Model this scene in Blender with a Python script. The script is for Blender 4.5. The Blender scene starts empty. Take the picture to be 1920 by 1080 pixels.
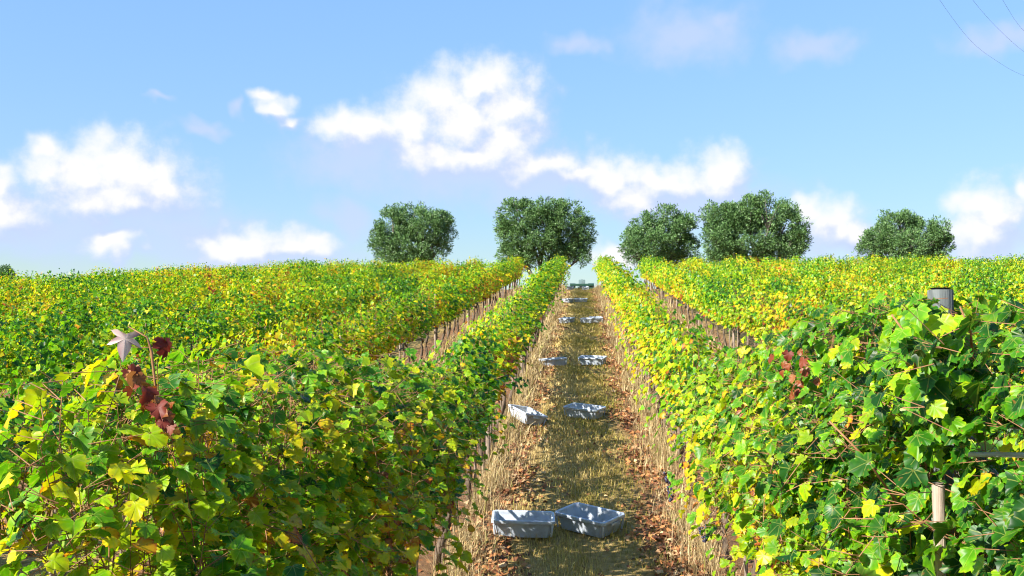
import bpy, math, random
import numpy as np
from mathutils import Vector, Matrix

scene = bpy.context.scene
R = math.radians

# ------------------------------------------------------------------ camera
FPX, VPX, HOR = 1900.0, 1090.0, 640.0          # focal length, heading and level line of the photograph (in its pixels)
EYE = Vector((0.0, 0.0, 1.65))
YAW = math.atan((VPX - 960.0) / FPX)
PITCH = math.atan((HOR - 540.0) / FPX)
cam_data = bpy.data.cameras.new("camera")
cam = bpy.data.objects.new("camera", cam_data)
scene.collection.objects.link(cam)
cam.location = EYE
cam.rotation_euler = (R(90) + PITCH, 0.0, YAW)
cam_data.sensor_width = 36.0
cam_data.lens = FPX / 1920.0 * 36.0
cam_data.clip_start = 0.05
cam_data.clip_end = 3000.0
scene.camera = cam
CAMROT = cam.rotation_euler.to_matrix()


def ray(px, py):
    return (CAMROT @ Vector(((px - 960.0) / FPX, (540.0 - py) / FPX, -1.0))).normalized()


def at(px, py, Y):
    """point of the place seen at a photograph pixel, Y metres up the hill"""
    d = ray(px, py)
    return EYE + d * (Y / d.y)


# ------------------------------------------------------------------ light, exposure
SUN = Vector((-0.82, -0.66, 0.71)).normalized()
sun_data = bpy.data.lights.new("sun", 'SUN')
sun_data.energy = 5.0
sun_data.angle = R(0.53)
sun_data.color = (1.0, 0.95, 0.86)
sun = bpy.data.objects.new("sun", sun_data)
scene.collection.objects.link(sun)
sun.rotation_euler = SUN.to_track_quat('Z', 'Y').to_euler()
sun.location = (-20, -10, 30)

vs = scene.view_settings
vs.view_transform = 'Standard'
vs.look = 'None'
vs.exposure = 1.4
vs.gamma = 1.0
vs.use_curve_mapping = False
scene.cycles.max_bounces = 4
scene.cycles.diffuse_bounces = 2
scene.cycles.transmission_bounces = 4
scene.cycles.glossy_bounces = 2
scene.cycles.transparent_max_bounces = 4
scene.cycles.sample_clamp_indirect = 6.0
scene.cycles.filter_width = 1.15
scene.cycles.use_denoising = True
scene.cycles.use_adaptive_sampling = True
scene.cycles.adaptive_threshold = 0.03


class NT:
    """small helper around a node tree"""
    def __init__(self, tree):
        self.t = tree
        self.n = tree.nodes
        self.l = tree.links

    def node(self, kind, **kw):
        x = self.n.new(kind)
        for k, v in kw.items():
            setattr(x, k, v)
        return x

    def put(self, sock, v):
        if isinstance(v, bpy.types.NodeSocket):
            self.l.new(v, sock)
        else:
            sock.default_value = v

    def math(self, op, a, b=None, c=None, clamp=False):
        x = self.node('ShaderNodeMath', operation=op)
        x.use_clamp = clamp
        self.put(x.inputs[0], a)
        if b is not None:
            self.put(x.inputs[1], b)
        if c is not None:
            self.put(x.inputs[2], c)
        return x.outputs[0]

    def vmath(self, op, a, b=None, c=None):
        x = self.node('ShaderNodeVectorMath', operation=op)
        self.put(x.inputs[0], a)
        if b is not None:
            self.put(x.inputs[1], b)
        if c is not None:
            self.put(x.inputs[2], c)
        return x.outputs['Value'] if op in ('LENGTH', 'DOT_PRODUCT', 'DISTANCE') else x.outputs[0]

    def noise(self, vec, scale, detail=3.0, rough=0.55, dist=0.0):
        x = self.node('ShaderNodeTexNoise')
        if vec is not None:
            self.l.new(vec, x.inputs['Vector'])
        x.inputs['Scale'].default_value = scale
        x.inputs['Detail'].default_value = detail
        x.inputs['Roughness'].default_value = rough
        x.inputs['Distortion'].default_value = dist
        return x

    def mix(self, fac, a, b, blend='MIX'):
        x = self.node('ShaderNodeMix', data_type='RGBA', blend_type=blend)
        self.put(x.inputs[0], fac)
        for s, v in ((x.inputs[6], a), (x.inputs[7], b)):
            if isinstance(v, bpy.types.NodeSocket):
                self.l.new(v, s)
            else:
                s.default_value = (v[0], v[1], v[2], 1.0)
        return x.outputs[2]

    def ramp(self, fac, stops, interp='LINEAR'):
        x = self.node('ShaderNodeValToRGB')
        e = x.color_ramp
        e.interpolation = interp
        while len(e.elements) < len(stops):
            e.elements.new(0.5)
        for el, (p, c) in zip(e.elements, stops):
            el.position = p
            el.color = (c[0], c[1], c[2], 1.0) if not isinstance(c, (int, float)) else (c, c, c, 1.0)
        self.put(x.inputs[0], fac)
        return x.outputs[0]

    def smooth(self, v, lo, hi, a=0.0, b=1.0):
        x = self.node('ShaderNodeMapRange', interpolation_type='SMOOTHSTEP')
        self.put(x.inputs[0], v)
        self.put(x.inputs[1], lo)
        self.put(x.inputs[2], hi)
        self.put(x.inputs[3], a)
        self.put(x.inputs[4], b)
        return x.outputs[0]


# ------------------------------------------------------------------ sky with clouds
world = bpy.data.worlds.new("World")
scene.world = world
world.use_nodes = True
world.node_tree.nodes.clear()


def azel(px, py):
    d = ray(px, py)
    return math.atan2(d.x, d.y), math.asin(d.z)


CLOUDS = [  # photograph pixel of the middle, half width, half height of each puff
    (905, 152, 75, 46), (830, 190, 86, 50), (955, 205, 70, 66), (870, 225, 115, 60), (800, 282, 66, 34),
    (690, 240, 84, 38), (640, 224, 40, 22), (765, 236, 66, 42), (890, 285, 120, 36), (945, 262, 80, 44), (1085, 332, 56, 26), (1010, 305, 78, 34), (1150, 330, 62, 42), (1240, 335, 90, 36),
    (1352, 325, 52, 42), (1180, 372, 70, 28), (85, 272, 26, 26), (125, 308, 66, 44), (220, 308, 84, 50),
    (300, 360, 80, 46), (200, 372, 90, 38), (165, 335, 90, 46), (255, 338, 80, 44), (-5, 348, 40, 26), (15, 400, 60, 34), (210, 466, 50, 24),
    (480, 452, 66, 28), (572, 464, 50, 20), (415, 458, 46, 24), (1562, 418, 60, 38), (1622, 436, 40, 28),
    (1520, 396, 34, 22), (1832, 372, 42, 30), (1872, 400, 36, 40), (1842, 428, 52, 40), (1922, 350, 18, 22),
    (497, 170, 26, 13), (525, 193, 34, 18), (556, 220, 26, 14), (1150, 478, 44, 24), (2060, 330, 90, 45),
    (2200, 300, 70, 40), (-180, 360, 90, 50), (-330, 300, 80, 40)]
FAINT = [
    (1290, 62, 95, 42), (1355, 40, 34, 22), (1530, 86, 60, 26), (1885, 78, 70, 22), (375, 236, 36, 12),
    (437, 190, 10, 14), (1085, 88, 50, 16), (650, 405, 46, 34), (900, 330, 230, 46), (120, 432, 180, 54),
    (670, 300, 110, 44), (1040, 352, 150, 40), (340, 440, 150, 44), (1280, 378, 160, 34), (300, 180, 20, 8),
    (450, 472, 220, 34), (1590, 455, 110, 34), (1860, 455, 100, 30), (-200, 420, 200, 50), (2150, 380, 180, 60)]
_r = random.Random(5)
AROUND = []
for _i in range(26):      # the same scattered fair-weather clouds carry on all round
    _a = _r.uniform(0.85, 2 * math.pi - 0.85)
    _a = _a if _a < math.pi else _a - 2 * math.pi
    _e = _r.uniform(0.06, 0.42)
    _w = _r.uniform(0.03, 0.09)
    AROUND.append((_a, _e, _w, _w * _r.uniform(0.35, 0.6)))


def cloud_group(name, puffs):
    """how deep a (warped) direction lies inside the nearest puff: 1 in its middle, 0 on its rim"""
    g = bpy.data.node_groups.new(name, 'ShaderNodeTree')
    g.interface.new_socket('P', in_out='INPUT', socket_type='NodeSocketVector')
    g.interface.new_socket('Depth', in_out='OUTPUT', socket_type='NodeSocketFloat')
    q = NT(g)
    gi = q.node('NodeGroupInput')
    go = q.node('NodeGroupOutput')
    acc = None
    for (ca, ce, ra, re) in puffs:
        v = q.vmath('MULTIPLY_ADD', gi.outputs[0], (1 / ra, 1 / re, 0.0), (-ca / ra, -ce / re, 0.0))
        ln = q.vmath('LENGTH', v)
        acc = ln if acc is None else q.math('SMOOTH_MIN', acc, ln, 0.35)
    q.l.new(q.math('SUBTRACT', 1.12, acc), go.inputs[0])
    return g


def puffs_px(lst, f=1.36):
    out = []
    for (px, py, rx, ry) in lst:
        a, e = azel(px, py)
        out.append((a, e, 0.98 * f * rx / FPX, f * ry / FPX))
    return out


w = NT(world.node_tree)
out = w.node('ShaderNodeOutputWorld')
sky = w.node('ShaderNodeTexSky', sky_type='NISHITA')
sky.sun_disc = False
sky.sun_elevation = math.asin(SUN.z)
sky.sun_rotation = math.atan2(SUN.x, SUN.y)
sky.altitude = 100.0
sky.air_density = 1.0
sky.dust_density = 0.25
sky.ozone_density = 2.2
hs = w.node('ShaderNodeHueSaturation')
hs.inputs['Hue'].default_value = 0.504
hs.inputs['Saturation'].default_value = 1.12
hs.inputs['Value'].default_value = 1.0
w.l.new(sky.outputs[0], hs.inputs['Color'])
bg_sky = w.node('ShaderNodeBackground')
bg_sky.inputs['Strength'].default_value = 0.105
bw = w.node('ShaderNodeRGBToBW')
w.l.new(hs.outputs[0], bw.inputs[0])
even = w.math('MULTIPLY', w.math('POWER', bw.outputs[0], -0.62), 1.5)          # tone-compress the sky evenly, keeping its hue
skyc = w.node('ShaderNodeVectorMath', operation='SCALE')
w.l.new(hs.outputs[0], skyc.inputs[0])
w.l.new(even, skyc.inputs['Scale'])
w.l.new(skyc.outputs[0], bg_sky.inputs['Color'])
tc = w.node('ShaderNodeTexCoord')
sx = w.node('ShaderNodeSeparateXYZ')
w.l.new(tc.outputs['Generated'], sx.inputs[0])
azn = w.math('ARCTAN2', sx.outputs[0], sx.outputs[1])
eln = w.math('ARCSINE', sx.outputs[2])
cx = w.node('ShaderNodeCombineXYZ')
w.l.new(azn, cx.inputs[0])
w.l.new(eln, cx.inputs[1])
P = cx.outputs[0]
def use(g, vec):
    x = w.node('ShaderNodeGroup')
    x.node_tree = g
    w.l.new(vec, x.inputs[0])
    return x.outputs[0]


ALL_A = puffs_px(CLOUDS) + AROUND
ALL_B = puffs_px(FAINT, 1.1) + [(a + 0.05, e - 0.02, x * 1.5, y) for (a, e, x, y) in AROUND]
BOUNDS = [-9.0, -2.3, -1.5, -0.75, -0.36, -0.13, 0.06, 0.24, 0.5, 1.4, 2.3, 9.0]
bg_w = w.node('ShaderNodeBackground')
bg_w.inputs['Color'].default_value = (0.38, 0.44, 0.66, 1)
bg_w.inputs['Strength'].default_value = 0.64
w1 = w.noise(P, 16.0, 1.0)
w2 = w.noise(P, 52.0, 1.0)
Pd = w.vmath('MULTIPLY_ADD', w.vmath('SUBTRACT', w1.outputs['Color'], (0.5, 0.5, 0.5)), (0.034, 0.034, 0.0), P)
Pd = w.vmath('MULTIPLY_ADD', w.vmath('SUBTRACT', w2.outputs['Color'], (0.5, 0.5, 0.5)), (0.022, 0.022, 0.0), Pd)
OFF = (-0.016, 0.020, 0.0)                 # a step towards the sun, for the clouds' own shading
Pds = w.vmath('ADD', Pd, OFF)
fb = w.noise(P, 38.0, 5.0, 0.6)
fbs = w.noise(w.vmath('ADD', P, OFF), 38.0, 3.0, 0.6)
n0 = w.math('MULTIPLY_ADD', fb.outputs['Fac'], 1.05, -0.525)
n1 = w.math('MULTIPLY_ADD', fbs.outputs['Fac'], 1.05, -0.525)


def sector(i):
    """the clouds of one slice of the sky (a slice holds every puff that reaches into it)"""
    lo, hi = BOUNDS[i], BOUNDS[i + 1]
    pick = lambda L: [p for p in L if p[0] + 1.7 * p[2] + 0.035 > lo and p[0] - 1.7 * p[2] - 0.035 < hi]
    sh = bg_sky.outputs[0]
    B = pick(ALL_B)
    if B:
        dB = w.math('ADD', use(cloud_group("cloud_wisps", B), Pd), n0)
        aB = w.smooth(dB, -0.55, 1.0, 0.0, 0.70)
        m1 = w.node('ShaderNodeMixShader')
        w.l.new(aB, m1.inputs[0])
        w.l.new(sh, m1.inputs[1])
        w.l.new(bg_w.outputs[0], m1.inputs[2])
        sh = m1.outputs[0]
    A = pick(ALL_A)
    if A:
        g = cloud_group("cloud_puffs", A)
        dA = w.math('ADD', use(g, Pd), n0)
        dAs = w.math('ADD', use(g, Pds), n1)
        aA = w.smooth(dA, -0.15, 1.0)
        shade = w.math('SUBTRACT', dA, dAs)
        shade = w.math('MULTIPLY', shade, 0.7)
        shade = w.math('MULTIPLY_ADD', dA, 0.6, shade)
        lit = w.smooth(shade, -0.15, 0.80)
        ccol = w.mix(lit, (0.36, 0.42, 0.66), (0.62, 0.615, 0.62))
        bg_c = w.node('ShaderNodeBackground')
        bg_c.inputs['Strength'].default_value = 0.64
        w.l.new(ccol, bg_c.inputs['Color'])
        m2 = w.node('ShaderNodeMixShader')
        w.l.new(aA, m2.inputs[0])
        w.l.new(sh, m2.inputs[1])
        w.l.new(bg_c.outputs[0], m2.inputs[2])
        sh = m2.outputs[0]
    return sh


acc_sh = sector(len(BOUNDS) - 2)
for i in range(len(BOUNDS) - 3, -1, -1):
    m = w.node('ShaderNodeMixShader')
    w.l.new(w.math('LESS_THAN', azn, BOUNDS[i + 1]), m.inputs[0])
    w.l.new(acc_sh, m.inputs[1])
    w.l.new(sector(i), m.inputs[2])
    acc_sh = m.outputs[0]
hi_m = w.node('ShaderNodeMixShader')
w.l.new(w.math('GREATER_THAN', w.math('ABSOLUTE', w.math('SUBTRACT', eln, 0.27)), 0.33), hi_m.inputs[0])
w.l.new(acc_sh, hi_m.inputs[1])
w.l.new(bg_sky.outputs[0], hi_m.inputs[2])
w.l.new(hi_m.outputs[0], out.inputs[0])
world.cycles.sampling_method = 'NONE'
world.cycles.sample_map_resolution = 512


# ------------------------------------------------------------------ scene helpers
def link(o, parent=None):
    scene.collection.objects.link(o)
    if parent is not None:
        o.parent = parent
    return o


def tag(o, label=None, cat=None, group=None, kind=None):
    if label:
        o["label"] = label
    if cat:
        o["category"] = cat
    if group:
        o["group"] = group
    if kind:
        o["kind"] = kind
    return o


def empty(name, loc, rot=(0, 0, 0)):
    o = bpy.data.objects.new(name, None)
    o.empty_display_size = 0.2
    o.location = loc
    o.rotation_euler = rot
    return link(o)


LC = {}


def mesh_np(name, verts, tris, col=None, smooth=False, mat=None, quads=None):
    """mesh from numpy arrays; col is an optional (n,4) point colour attribute"""
    me = bpy.data.meshes.new(name)
    verts = np.asarray(verts, dtype=np.float32)
    nv = len(verts)
    me.vertices.add(nv)
    me.vertices.foreach_set("co", verts.ravel())
    parts = []
    sizes = []
    if tris is not None and len(tris):
        tris = np.asarray(tris, dtype=np.int32)
        parts.append(tris.ravel())
        sizes.append(np.full(len(tris), 3, np.int32))
    if quads is not None and len(quads):
        quads = np.asarray(quads, dtype=np.int32)
        parts.append(quads.ravel())
        sizes.append(np.full(len(quads), 4, np.int32))
    idx = np.concatenate(parts)
    sz = np.concatenate(sizes)
    me.loops.add(len(idx))
    me.loops.foreach_set("vertex_index", idx)
    me.polygons.add(len(sz))
    st = np.concatenate(([0], np.cumsum(sz)[:-1])).astype(np.int32)
    me.polygons.foreach_set("loop_start", st)
    if smooth:
        me.polygons.foreach_set("use_smooth", np.ones(len(sz), dtype=bool))
    if col is not None:
        a = me.attributes.new("lf", 'FLOAT_COLOR', 'POINT')
        a.data.foreach_set("color", np.asarray(col, dtype=np.float32).ravel())
    if col is not None and nv in LC:
        a2 = me.attributes.new("lc", 'FLOAT_VECTOR', 'POINT')
        a2.data.foreach_set("vector", LC.pop(nv).astype(np.float32).ravel())
    me.update(calc_edges=True)
    me.validate()
    if mat is not None:
        me.materials.append(mat)
    return me


class MB:
    """collects simple solids into one mesh"""
    def __init__(self):
        self.v, self.f = [], []

    def add(self, vs_, fs):
        b = len(self.v)
        self.v += [tuple(p) for p in vs_]
        self.f += [tuple(b + i for i in q) for q in fs]

    def box(self, x0, x1, y0, y1, z0, z1, mat=None):
        c = [Vector((x, y, z)) for z in (z0, z1) for y in (y0, y1) for x in (x0, x1)]
        if mat is not None:
            c = [mat @ p for p in c]
        self.add(c, [(0, 2, 3, 1), (4, 5, 7, 6), (0, 1, 5, 4), (2, 6, 7, 3), (0, 4, 6, 2), (1, 3, 7, 5)])

    def tube(self, pts, rad, n=6, cap=True):
        pts = [Vector(p) for p in pts]
        if not isinstance(rad, (list, tuple)):
            rad = [rad] * len(pts)
        rings = []
        for i, p in enumerate(pts):
            t = (pts[min(i + 1, len(pts) - 1)] - pts[max(i - 1, 0)]).normalized()
            a = t.cross(Vector((0, 0, 1)))
            if a.length < 1e-3:
                a = Vector((1, 0, 0))
            a.normalize()
            b = t.cross(a).normalized()
            rings.append([p + (a * math.cos(2 * math.pi * k / n) + b * math.sin(2 * math.pi * k / n)) * rad[i]
                          for k in range(n)])
        vs_ = [p for r_ in rings for p in r_]
        fs = []
        for i in range(len(pts) - 1):
            for k in range(n):
                k2 = (k + 1) % n
                fs.append((i * n + k, i * n + k2, (i + 1) * n + k2, (i + 1) * n + k))
        if cap:
            fs.append(tuple(range(n))[::-1])
            fs.append(tuple((len(pts) - 1) * n + k for k in range(n)))
        self.add(vs_, fs)

    def lathe(self, prof, n=20, mat=None):
        """profile of (radius, axis) pairs round local Y"""
        vs_, fs = [], []
        for (r_, y) in prof:
            for k in range(n):
                a = 2 * math.pi * k / n
                p = Vector((r_ * math.cos(a) if False else y, r_ * math.cos(a), r_ * math.sin(a)))
                vs_.append(mat @ p if mat is not None else p)
        for i in range(len(prof) - 1):
            for k in range(n):
                k2 = (k + 1) % n
                fs.append((i * n + k, i * n + k2, (i + 1) * n + k2, (i + 1) * n + k))
        self.add(vs_, fs)

    def mesh(self, name, mat=None, smooth=False):
        me = bpy.data.meshes.new(name)
        me.from_pydata(self.v, [], self.f)
        me.validate()
        if smooth:
            me.polygons.foreach_set("use_smooth", np.ones(len(me.polygons), dtype=bool))
        me.update()
        if mat is not None:
            me.materials.append(mat)
        return me

    def build(self, name, mat, parent=None, smooth=False, bevel=0.0):
        o = bpy.data.objects.new(name, self.mesh(name, mat, smooth))
        link(o, parent)
        if bevel:
            b = o.modifiers.new("bevel", 'BEVEL')
            b.width = bevel
            b.segments = 2
            b.limit_method = 'ANGLE'
        return o


def new_mat(name):
    m = bpy.data.materials.new(name)
    m.use_nodes = True
    m.node_tree.nodes.clear()
    q = NT(m.node_tree)
    o = q.node('ShaderNodeOutputMaterial')
    return m, q, o


def principled(q, o, col, rough=0.6, spec=0.5, bump=None, metal=0.0):
    b = q.node('ShaderNodeBsdfPrincipled')
    q.put(b.inputs['Base Color'], col if isinstance(col, bpy.types.NodeSocket) else (*col, 1.0))
    q.put(b.inputs['Roughness'], rough)
    b.inputs['Specular IOR Level'].default_value = spec
    b.inputs['Metallic'].default_value = metal
    if bump is not None:
        bn = q.node('ShaderNodeBump')
        bn.inputs['Strength'].default_value = bump[1]
        bn.inputs['Distance'].default_value = bump[2]
        q.l.new(bump[0], bn.inputs['Height'])
        q.l.new(bn.outputs[0], b.inputs['Normal'])
    if o is not None:
        q.l.new(b.outputs[0], o.inputs[0])
    return b


# ------------------------------------------------------------------ materials
def leaf_material():
    m, q, o = new_mat("vine_leaf")
    at_ = q.node('ShaderNodeAttribute', attribute_name="lf")
    sp = q.node('ShaderNodeSeparateColor')
    q.l.new(at_.outputs['Color'], sp.inputs[0])
    oi = q.node('ShaderNodeObjectInfo')
    so = q.node('ShaderNodeSeparateColor')
    q.l.new(oi.outputs['Color'], so.inputs[0])
    geo = q.node('ShaderNodeNewGeometry')
    n_big = q.noise(q.vmath('ADD', geo.outputs['Position'], (17.3, 4.1, 9.0)), 0.55, 1.0)
    n_mid = q.noise(geo.outputs['Position'], 2.6, 1.0)
    n_sml = q.noise(geo.outputs['Position'], 85.0, 1.0)
    # ripeness of the leaf: 0 dark green .. 1 rusty brown
    u = sp.outputs[0]
    t = q.math('MULTIPLY_ADD', q.math('SUBTRACT', n_big.outputs['Fac'], 0.5), 0.75, u)
    t = q.math('MULTIPLY_ADD', q.math('SUBTRACT', n_mid.outputs['Fac'], 0.5), 0.40, t)
    t = q.math('ADD', t, q.math('SUBTRACT', so.outputs[0], 0.5))
    e = q.math('POWER', sp.outputs[1], 3.0)
    t = q.math('MULTIPLY_ADD', q.math('MULTIPLY', e, n_sml.outputs['Fac']), 0.30, t)
    col = q.ramp(t, [(0.0, (0.010, 0.060, 0.004)), (0.18, (0.030, 0.140, 0.004)), (0.36, (0.11, 0.30, 0.004)),
                     (0.54, (0.30, 0.42, 0.004)), (0.72, (0.54, 0.48, 0.006)), (0.84, (0.56, 0.30, 0.010)),
                     (0.93, (0.42, 0.12, 0.012)), (1.0, (0.22, 0.05, 0.015))])
    lc = q.node('ShaderNodeAttribute', attribute_name="lc")
    sl = q.node('ShaderNodeSeparateXYZ')
    q.l.new(lc.outputs['Vector'], sl.inputs[0])
    ang = q.math('ARCTAN2', sl.outputs[0], sl.outputs[1])
    rad = q.vmath('LENGTH', lc.outputs['Vector'])
    dv = q.math('MULTIPLY', q.math('PINGPONG', ang, 0.45), rad)
    vein = q.math('MULTIPLY', q.smooth(dv, 0.028, 0.006), q.smooth(rad, 0.0, 0.03))
    col = q.mix(q.math('MULTIPLY', vein, 0.45), col, (0.36, 0.40, 0.08))
    spot = q.math('MULTIPLY', q.smooth(n_sml.outputs['Fac'], 0.66, 0.74), q.smooth(rad, 0.0, 0.03))
    col = q.mix(q.math('MULTIPLY', spot, 0.7), col, (0.20, 0.09, 0.02))
    br = q.math('MULTIPLY_ADD', sp.outputs[2], 0.5, 0.75)
    br = q.math('MULTIPLY', br, q.math('MULTIPLY_ADD', n_sml.outputs['Fac'], 0.5, 0.75))
    col = q.mix(1.0, col, q_gray(q, br), 'MULTIPLY')
    back = q.mix(0.30, col, (0.22, 0.30, 0.10))
    colf = q.mix(geo.outputs['Backfacing'], col, back)
    b = principled(q, None, colf, 0.40, 0.30, None)
    tr = q.node('ShaderNodeBsdfTranslucent')
    tcol = q.mix(1.0, col, (1.3, 1.3, 0.5), 'MULTIPLY')
    q.l.new(tcol, tr.inputs['Color'])
    mx = q.node('ShaderNodeMixShader')
    mx.inputs[0].default_value = 0.44
    q.l.new(b.outputs[0], mx.inputs[1])
    q.l.new(tr.outputs[0], mx.inputs[2])
    q.l.new(mx.outputs[0], o.inputs[0])
    return m


def q_gray(q, v):
    x = q.node('ShaderNodeCombineColor')
    for i in range(3):
        q.l.new(v, x.inputs[i])
    return x.outputs[0]


def simple_leaf(name, stops, transl=0.25, rough=0.55, spec=0.3):
    """leaf or blade coloured by the random number kept in the lf attribute"""
    m, q, o = new_mat(name)
    at_ = q.node('ShaderNodeAttribute', attribute_name="lf")
    sp = q.node('ShaderNodeSeparateColor')
    q.l.new(at_.outputs['Color'], sp.inputs[0])
    col = q.ramp(sp.outputs[0], stops)
    br = q.math('MULTIPLY_ADD', sp.outputs[2], 0.6, 0.7)
    col = q.mix(1.0, col, q_gray(q, br), 'MULTIPLY')
    b = principled(q, None, col, rough, spec)
    tr = q.node('ShaderNodeBsdfTranslucent')
    q.l.new(col, tr.inputs['Color'])
    mx = q.node('ShaderNodeMixShader')
    mx.inputs[0].default_value = transl
    q.l.new(b.outputs[0], mx.inputs[1])
    q.l.new(tr.outputs[0], mx.inputs[2])
    q.l.new(mx.outputs[0], o.inputs[0])
    return m


def wood_material(name, c1, c2, scale=(40, 40, 4), rough=0.85, bump=0.5):
    m, q, o = new_mat(name)
    tc_ = q.node('ShaderNodeTexCoord')
    mp = q.node('ShaderNodeMapping')
    mp.inputs['Scale'].default_value = scale
    q.l.new(tc_.outputs['Object'], mp.inputs[0])
    n = q.noise(mp.outputs[0], 1.0, 6.0, 0.65)
    n2 = q.noise(tc_.outputs['Object'], 3.0, 3.0)
    f = q.math('MULTIPLY_ADD', q.math('SUBTRACT', n2.outputs['Fac'], 0.5), 0.6, n.outputs['Fac'])
    col = q.ramp(f, [(0.25, c1), (0.75, c2)])
    principled(q, o, col, rough, 0.25, (n.outputs['Fac'], bump, 0.01))
    return m


M = {}
M['leaf'] = leaf_material()
M['purple_leaf'] = simple_leaf("pale_purple_leaf", [(0, (0.22, 0.11, 0.12)), (1, (0.62, 0.50, 0.47))], 0.2)
M['red_leaf'] = simple_leaf("red_leaf", [(0, (0.12, 0.015, 0.010)), (0.5, (0.20, 0.05, 0.014)), (1, (0.28, 0.12, 0.03))], 0.3)
M['litter'] = simple_leaf("fallen_leaf", [(0, (0.09, 0.035, 0.02)), (0.4, (0.24, 0.09, 0.035)), (0.75, (0.42, 0.18, 0.06)),
                                         (1, (0.52, 0.36, 0.20))], 0.1, 0.7)
M['grass'] = simple_leaf("short_grass", [(0, (0.13, 0.16, 0.02)), (0.3, (0.34, 0.28, 0.05)), (0.65, (0.56, 0.42, 0.13)),
                                        (1, (0.70, 0.56, 0.26))], 0.25, 0.7)
M['straw'] = simple_leaf("dry_grass", [(0, (0.22, 0.14, 0.06)), (0.5, (0.42, 0.31, 0.14)), (0.9, (0.58, 0.46, 0.26)),
                                      (1, (0.30, 0.32, 0.05))], 0.2, 0.7)
M['olive'] = simple_leaf("olive_leaf", [(0, (0.045, 0.095, 0.035)), (0.55, (0.11, 0.22, 0.062)), (0.85, (0.18, 0.31, 0.10)),
                                       (1, (0.20, 0.26, 0.14))], 0.18, 0.45, 0.4)
M['bark'] = wood_material("vine_bark", (0.05, 0.035, 0.025), (0.20, 0.15, 0.11), (60, 60, 9), 0.95, 0.9)
M['cane'] = wood_material("vine_cane", (0.17, 0.07, 0.03), (0.36, 0.19, 0.09), (30, 30, 8), 0.6, 0.2)
M['olive_bark'] = wood_material("olive_bark", (0.05, 0.045, 0.04), (0.18, 0.16, 0.13), (8, 8, 2), 0.95, 0.9)
M['stake'] = wood_material("pale_stake_wood", (0.16, 0.12, 0.09), (0.46, 0.37, 0.29), (70, 70, 5), 0.85, 0.4)
M['post'] = wood_material("weathered_post_wood", (0.05, 0.06, 0.06), (0.20, 0.22, 0.22), (80, 80, 4), 0.9, 0.6)


def plastic(name, c, rough=0.4):
    m, q, o = new_mat(name)
    tc_ = q.node('ShaderNodeTexCoord')
    n = q.noise(tc_.outputs['Object'], 9.0, 5.0, 0.65)
    n2 = q.noise(tc_.outputs['Object'], 60.0, 3.0)
    f = q.smooth(n.outputs['Fac'], 0.45, 0.8)
    col = q.mix(f, c, (c[0] * 0.62, c[1] * 0.58, c[2] * 0.52))
    principled(q, o, col, q.math('MULTIPLY_ADD', n2.outputs['Fac'], 0.3, rough - 0.1), 0.45, (n2.outputs['Fac'], 0.08, 0.003))
    return m


M['crate'] = plastic("pale_grey_plastic", (0.43, 0.48, 0.55))
M['tube'] = plastic("white_tube", (0.8, 0.8, 0.78))


def paint(name, c, rough=0.45, metal=0.0):
    m, q, o = new_mat(name)
    tc_ = q.node('ShaderNodeTexCoord')
    n = q.noise(tc_.outputs['Object'], 7.0, 5.0)
    col = q.mix(q.smooth(n.outputs['Fac'], 0.4, 0.8), c, (c[0] * 0.6 + 0.02, c[1] * 0.6 + 0.015, c[2] * 0.6 + 0.01))
    principled(q, o, col, rough, 0.5, None, metal)
    return m


M['green_paint'] = paint("tractor_green_paint", (0.010, 0.055, 0.035))
M['grey_seat'] = paint("grey_green_vinyl", (0.13, 0.20, 0.20), 0.6)
M['rubber'] = paint("black_rubber", (0.02, 0.02, 0.022), 0.8)
M['steel'] = paint("dull_steel", (0.30, 0.30, 0.30), 0.5, 0.6)
M['cable'] = paint("dull_cable", (0.16, 0.19, 0.24), 0.6)


def grape_material():
    m, q, o = new_mat("dark_grape")
    tc_ = q.node('ShaderNodeTexCoord')
    n = q.noise(tc_.outputs['Object'], 30.0, 3.0)
    col = q.mix(q.smooth(n.outputs['Fac'], 0.4, 0.7), (0.012, 0.012, 0.035), (0.09, 0.09, 0.17))
    principled(q, o, col, 0.45, 0.5)
    return m


M['grape'] = grape_material()

# ------------------------------------------------------------------ terrain
G = 0.101
ys_t = np.arange(-40.0, 260.0, 0.1)


def _slope(y):
    s = np.where(y < 5.0, 0.0, np.where(y < 8.5, (y - 5.0) / 3.5, 1.0))
    s = np.where(y > 45.5, 1.0 - (y - 45.5) / 5.0, s)
    s = np.where(y > 55.5, -1.0, s)
    return s * G


zs_t = np.concatenate(([0.0], np.cumsum((_slope(ys_t[:-1]) + _slope(ys_t[1:])) * 0.05)))


def H(x, y):
    x = np.asarray(x, dtype=float)
    y = np.asarray(y, dtype=float)
    z = np.interp(y, ys_t, zs_t)
    f = np.clip((y - 6.0) / 40.0, 0.0, 1.0)
    left = np.clip(-x - 9.0, 0.0, None)
    left = np.where(left < 40, left ** 2 * 0.0034, 5.44 + (left - 40) * 0.27)
    right = np.clip(x - 16.0, 0.0, None) ** 1.5 * 0.004
    bumps = (0.020 * np.sin(1.9 * y + 0.8 * np.sin(x * 1.7)) * np.sin(2.6 * x + 0.5 * y)
             + 0.012 * np.sin(5.1 * x + 1.3) * np.sin(3.7 * y)) * np.clip((y - 3) / 4, 0, 1)
    return z - f * left - f * right + bumps


def Hf(x, y):
    return float(H(x, y))


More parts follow.
